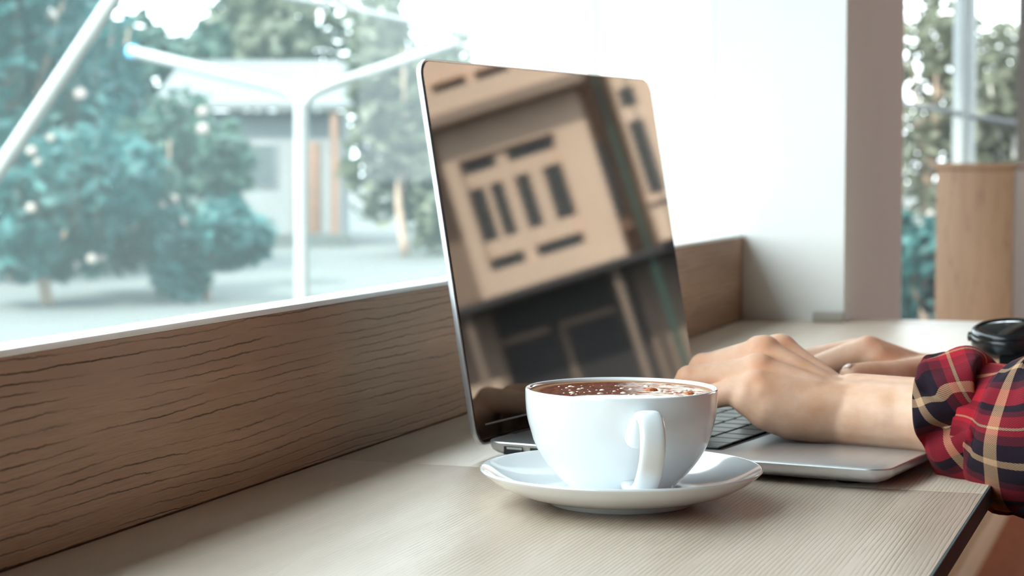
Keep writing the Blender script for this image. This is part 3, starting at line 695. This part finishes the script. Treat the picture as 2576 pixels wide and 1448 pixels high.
def tree(name, label, cat, x, D, ytop, ybot, halfpx, m, trunkm=M_bark, n=1800, leaf=.09, flowers=0, yc=None, grp='trees and shrubs outside'):
    tn[0] += 1; rng = random.Random(100 + tn[0])
    base_ = at(x, 700, D); b = Vector((base_.x, base_.y, ZG)); zt = at(x, ytop, D).z; zb = max(at(x, ybot, D).z, ZG + .05); w_ = halfpx * D / FPX
    r = empty(name, b, label=label, category=cat); r['group'] = grp
    c = Vector((0, 0, (zt + zb) / 2 - ZG)); h = (zt - zb) / 2
    bm = bmesh.new()
    for i in range(9):
        o = Vector((rng.uniform(-.65, .65) * w_, rng.uniform(-.65, .65) * w_, rng.uniform(-.62, .62) * h)); f = rng.uniform(.38, .55)
        leaves(bm, c + o, (w_ * f, w_ * f, h * f), n // 9, leaf * D / 16, rng)
    from_bm('crown', bm, m, r)
    bm = bmesh.new(); th = max(.04, w_ * .07)
    add_tube(bm, spline([(0, 0, 0), (rng.uniform(-.1, .1) * w_, 0, c.z * .5), (rng.uniform(-.15, .15) * w_, rng.uniform(-.1, .1) * w_, c.z)], 4), [th * (1 - .05 * i) for i in range(9)], 8)
    for i in range(4):
        a = rng.uniform(0, 6.28); add_tube(bm, [(0, 0, c.z * .45), (math.cos(a) * w_ * .3, math.sin(a) * w_ * .3, c.z), (math.cos(a) * w_ * .55, math.sin(a) * w_ * .55, c.z + h * .5)], [th * .5, th * .35, th * .15], 6)
    from_bm('trunk', bm, trunkm, r, True)
    if flowers:
        bm = bmesh.new()
        for i in range(flowers):
            v = Vector((rng.gauss(0, 1), rng.gauss(0, 1), rng.gauss(0, 1))).normalized() * rng.uniform(.7, .95)
            s = bmesh.ops.create_icosphere(bm, subdivisions=1, radius=.05 * D / 16 * rng.uniform(.6, 1.2))
            for q in s['verts']: q.co = q.co + c + Vector((v.x * w_, v.y * w_, v.z * h))
        from_bm('blossom', bm, M_flower, r, kind='stuff')
    return r
tree('tree', 'dark blue-green tree at the left edge of the left window', 'tree', 40, 18, -320, 640, 270, L_teal, n=4600, flowers=10)
tree('tree', 'dark green tree crossed by the diagonal white pole', 'tree', 235, 20, -120, 680, 215, L_teal, n=4200, flowers=8)
tree('shrub', 'blue-green flowering shrub at lower left behind the window', 'shrub', 120, 15, 330, 800, 250, L_teal, n=3600, flowers=26)
tree('shrub', 'round green shrub left of the white forked post', 'shrub', 420, 16.5, 230, 780, 190, L_green, n=3200, flowers=12)
tree('shrub', 'low dark shrub at the foot of the pale house', 'shrub', 520, 15.5, 480, 790, 140, L_teal, n=2400, flowers=6)
tree('tree', 'pale yellow-green tree between the forked post and the laptop', 'tree', 1020, 23, -40, 690, 180, L_pale, n=3200)
tree('tree', 'light green tree just left of the laptop lid', 'tree', 1110, 27, 120, 660, 150, L_pale, n=2200)
tree('tree', 'tall pale tree above the roof of the pale house', 'tree', 720, 34, -150, 330, 190, L_pale, n=1600)
tree('tree', 'green tree at the top of the window beside the sky gap', 'tree', 600, 38, -90, 330, 160, L_green, n=1600)
tree('tree', 'light green tree behind the left arm of the forked post', 'tree', 420, 30, 40, 640, 150, L_green, n=2600)
tree('tree', 'white-trunked green tree seen right of the white column', 'tree', 2330, 13, -40, 620, 150, L_pale, n=1500, leaf=.07)
tree('tree', 'green tree above the wooden box at the right edge', 'tree', 2540, 16, 60, 620, 170, L_pale, M_barkw, n=1800, leaf=.08)
tree('shrub', 'low green shrub left of the wooden box', 'shrub', 2300, 11, 480, 960, 150, L_teal, n=1500, leaf=.08, flowers=8)
tree('shrub', 'pale shrub behind the wooden box', 'shrub', 2480, 12, 380, 860, 150, L_pale, n=1500, leaf=.08)
for i, (x, D, yt, hp_) in enumerate(((-420, 19, -200, 260), (-1050, 17, -300, 280), (1500, 45, 330, 170), (2010, 45, 300, 170))):
    tree('tree', ['teal tree outside, left of the view', 'dark green tree outside, far left of the view', 'distant green tree behind the laptop lid', 'distant green tree behind the white column'][i], 'tree', x, D, yt, 600, hp_, (L_teal, L_teal, L_pale, L_green)[i], n=1300)

# forked white post, leaning white pole and overhead cable
fp = P(757, 430, 6.0); post = empty('forked_post', (fp.x, fp.y, ZG), label='white metal post with two forked arms outside the left window', category='post')
def rel(p): return Vector(p) - Vector((fp.x, fp.y, ZG))
tube('post_shaft', [rel((fp.x, fp.y, ZG)), rel(P(757, 300, 6.0)), rel(P(757, 262, 6.0))], .0215, M_metalw, post)
tube('arm', spline([rel(P(757, 300, 6.0)), rel(P(748, 252, 6.0)), rel(P(705, 222, 6.02)), rel(P(560, 186, 6.08)), rel(P(338, 132, 6.2))], 5), .0185, M_metalw, post)
tube('arm', spline([rel(P(762, 270, 6.0)), rel(P(800, 228, 6.0)), rel(P(960, 172, 6.06)), rel(P(1150, 108, 6.1))], 5), .0165, M_metalw, post)
tube('arm_tip', [rel(P(345, 134, 6.2)), rel(P(325, 129, 6.21))], .021, mat('blue cap', (.12, .45, .80), .4), post)
lathe('foot_plate', [(0, 0), (.09, 0), (.09, .012), (0, .012)], M_metalw, post, 24)
a_, b_ = P(-1180, 2190, 3.0), P(1680, -2095, 3.0)
tube('leaning_pole', [a_, b_], .0125, M_metalw, None, label='thin white pole slanting across the upper left of the window', category='pole')
tube('overhead_cable', spline([P(-600, -300, 9), P(400, -70, 8.5), P(950, 36, 8.2), P(1230, 98, 8), P(1490, 152, 8), P(2270, 262, 8), P(2576, 315, 8), P(3300, 420, 8.5)], 6), .012, M_cable, None, label='thin grey overhead cable crossing behind the laptop top', category='cable')
wp_ = P(2424, 400, 9.0)
tube('white_post', [(wp_.x, wp_.y, ZG), (wp_.x, wp_.y, 1.6)], .05, M_metalw, None, label='blurred white upright post above the wooden box', category='post')

# pale house far behind the shrubs
M_hwall = noisy('pale blue grey render', (.125, .135, .14), (.11, .12, .125), 2, .8); M_roof = noisy('light grey roof sheets', (.05, .055, .057), (.042, .047, .05), 3, .6)
M_dark = mat('dark window pane', (.05, .06, .065), .2); M_rust = noisy('orange brown timber', (.14, .075, .045), (.10, .055, .035), 4, .7)
hc = P(650, 420, 26); ho = empty('house', (hc.x, hc.y, ZG), math.radians(22), label='pale grey house with a light roof behind the forked post', category='house')
box('wall', (-1.1, 0, 0), (1.1, 3.0, 1.75), M_hwall, ho)
bm = bmesh.new(); add_box(bm, (-1.35, -.35, 1.75), (1.35, 3.3, 1.83))
for v in bm.verts:
    if v.co.y > 1: v.co.z += .75
from_bm('roof', bm, M_roof, ho)
for x in (-.75, -.15): 
    wn_ = box('window', (x, -.03, .75), (x + .4, .01, 1.35), M_hwall, ho, bev=.01); box('pane', (x + .04, -.04, .79), (x + .36, -.02, 1.31), M_dark, wn_)
box('door', (.45, -.03, .02), (.80, .01, 1.35), M_rust, ho, bev=.01)
box('porch_post', (.95, -.3, 0), (1.05, -.2, 1.8), M_rust, ho); box('porch_post', (-1.2, -.3, 0), (-1.1, -.2, 1.8), M_rust, ho)
box('step', (-1.2, -.6, 0), (1.2, -.02, .16), M_ground, ho)
# cream building across the street, seen mirrored in the laptop screen
AZ = math.radians(55.0); fo = Vector((-.41, 1.22, 0)) + Vector((math.cos(AZ), math.sin(AZ), 0)) * 30
M_cream = noisy('cream painted masonry', (.80, .57, .43), (.74, .52, .39), 1.2, .8); M_creamd = noisy('brown shaded masonry', (.36, .25, .19), (.30, .21, .16), 1.2, .8)  # second masonry is a darker copy of the cream, shade put into its colour
M_pane2 = mat('dark sash glass', (.03, .035, .035), .1); M_shop = noisy('dark shopfront timber', (.055, .045, .045), (.035, .03, .032), 3, .6)
fb = empty('street_building', fo, AZ - math.pi / 2, label='cream building with white-framed windows mirrored in the laptop screen', category='building')
# local: x to its right as seen from the cafe is -u, so x = -u ; y away ; z up
def fbx(name, u0, u1, z0, z1, y0, y1, m, parent=fb, bev=0): return box(name, (-u1, y0, z0), (-u0, y1, z1), m, parent, bev)
fbx('bay_front', -1.20, 1.20, 2.97, 3.36, 0, .9, M_cream); fbx('bay_front', -1.20, 1.20, 5.20, 5.75, 0, .9, M_cream)
fbx('bay_side', -1.20, -.95, 3.36, 5.20, 0, .9, M_cream); fbx('bay_side', .66, 1.20, 3.36, 5.20, 0, .9, M_cream)
fbx('bay_back', -.95, .66, 3.36, 5.20, .22, .9, M_pane2)
def sash(du=0.0):
    f = empty('window', (0, 0, 0)); f.parent = fb
    for bi, (u0, u1, z0, z1) in enumerate(((-.95, .66, 3.36, 3.37), (-.95, .66, 3.56, 3.84), (-.95, .66, 4.72, 4.97), (-.95, .66, 5.18, 5.20), (-.36, -.16, 3.36, 5.20), (-.67, -.57, 3.8, 4.75), (.08, .31, 3.8, 4.75), (-.97, -.92, 3.36, 5.2), (.62, .67, 3.36, 5.2))):
        fbx('sash_bar', u0 + du, u1 + du, z0, z1, (.10 if bi < 4 else .09) + .001 * bi, .16, M_cream, f)
    for u0, u1, z0, z1 in ((-.92, -.36, 4.97, 5.18), (-.16, .62, 4.97, 5.18), (-.92, -.67, 3.84, 4.72), (-.57, -.36, 3.84, 4.72), (-.16, .08, 3.84, 4.72), (.31, .62, 3.84, 4.72), (-.92, -.36, 3.37, 3.56), (-.16, .62, 3.37, 3.56)):
        fbx('pane', u0 + du, u1 + du, z0, z1, .165, .175, M_pane2, f)
sash()
fbx('eave', -2.6, 1.35, 5.75, 5.92, -.55, .9, M_creamd); fbx('upper_band', -2.6, 1.32, 5.92, 6.26, -.50, .9, M_cream)
fbx('upper_wall', -2.6, 1.30, 6.50, 8.2, -.1, .9, M_cream)
for u in (-1.7, -.98, -.28, .42, 1.02):
    fbx('upper_pier', u - .12 + .68, u + .0 + .70, 6.26, 6.50, -.1, .9, M_cream)
fbx('upper_glass', -2.6, 1.30, 6.26, 6.50, .1, .9, M_pane2)
fbx('recess_wall', -6.0, -1.20, .2, 8.2, 1.2, 1.6, M_creamd); fbx('recess_wall', 1.20, 1.95, -.9, 8.2, 1.3, 1.7, M_creamd)
fbx('wing', 1.75, 6.5, 3.0, 8.2, -.2, 1.4, M_cream)
for u in (1.95, 2.65, 3.35, 4.05):
    w_ = fbx('wing_window', u - .14, u + .10, 3.75, 4.95, -.215, -.17, M_pane2); fbx('sill', u - .22, u + .18, 3.62, 3.72, -.30, -.19, M_cream, w_)
    fbx('wing_window', u - .14, u + .10, 5.2, 5.5, -.215, -.17, M_pane2)
fbx('side_window', 1.24, 1.42, 3.75, 5.0, 1.28, 1.31, M_pane2); fbx('ledge', 1.20, 1.46, 3.45, 3.62, .9, 1.3, M_cream)
fbx('green_strip', 1.50, 1.60, -.9, 8, .2, .3, noisy('dark green strip', (.02, .055, .042), (.04, .10, .075), 6, .4))  # plain upright dark green strip beside the bay
fbx('shopfront', -6.0, 6.5, -1.1, 2.95, 1.4, 1.8, M_shop)
fbx('soffit', -6.0, 6.5, 2.86, 2.97, .02, 1.8, M_shop)
for u in (-1.55, .93, 2.1, 3.6): fbx('column', u - .05, u + .05, -.9, 2.86, .25, .35, M_creamd)
for u0, u1 in ((-.2, .75), (-1.3, -.35)): fbx('shop_rail', u0, u1, 2.26, 2.38, 1.36, 1.42, M_creamd); fbx('shop_post', u0, u0 + .1, -.9, 2.3, 1.36, 1.42, M_creamd)
fbx('sign_panel', -2.4, -1.28, .6, 1.75, .9, .98, M_cream)
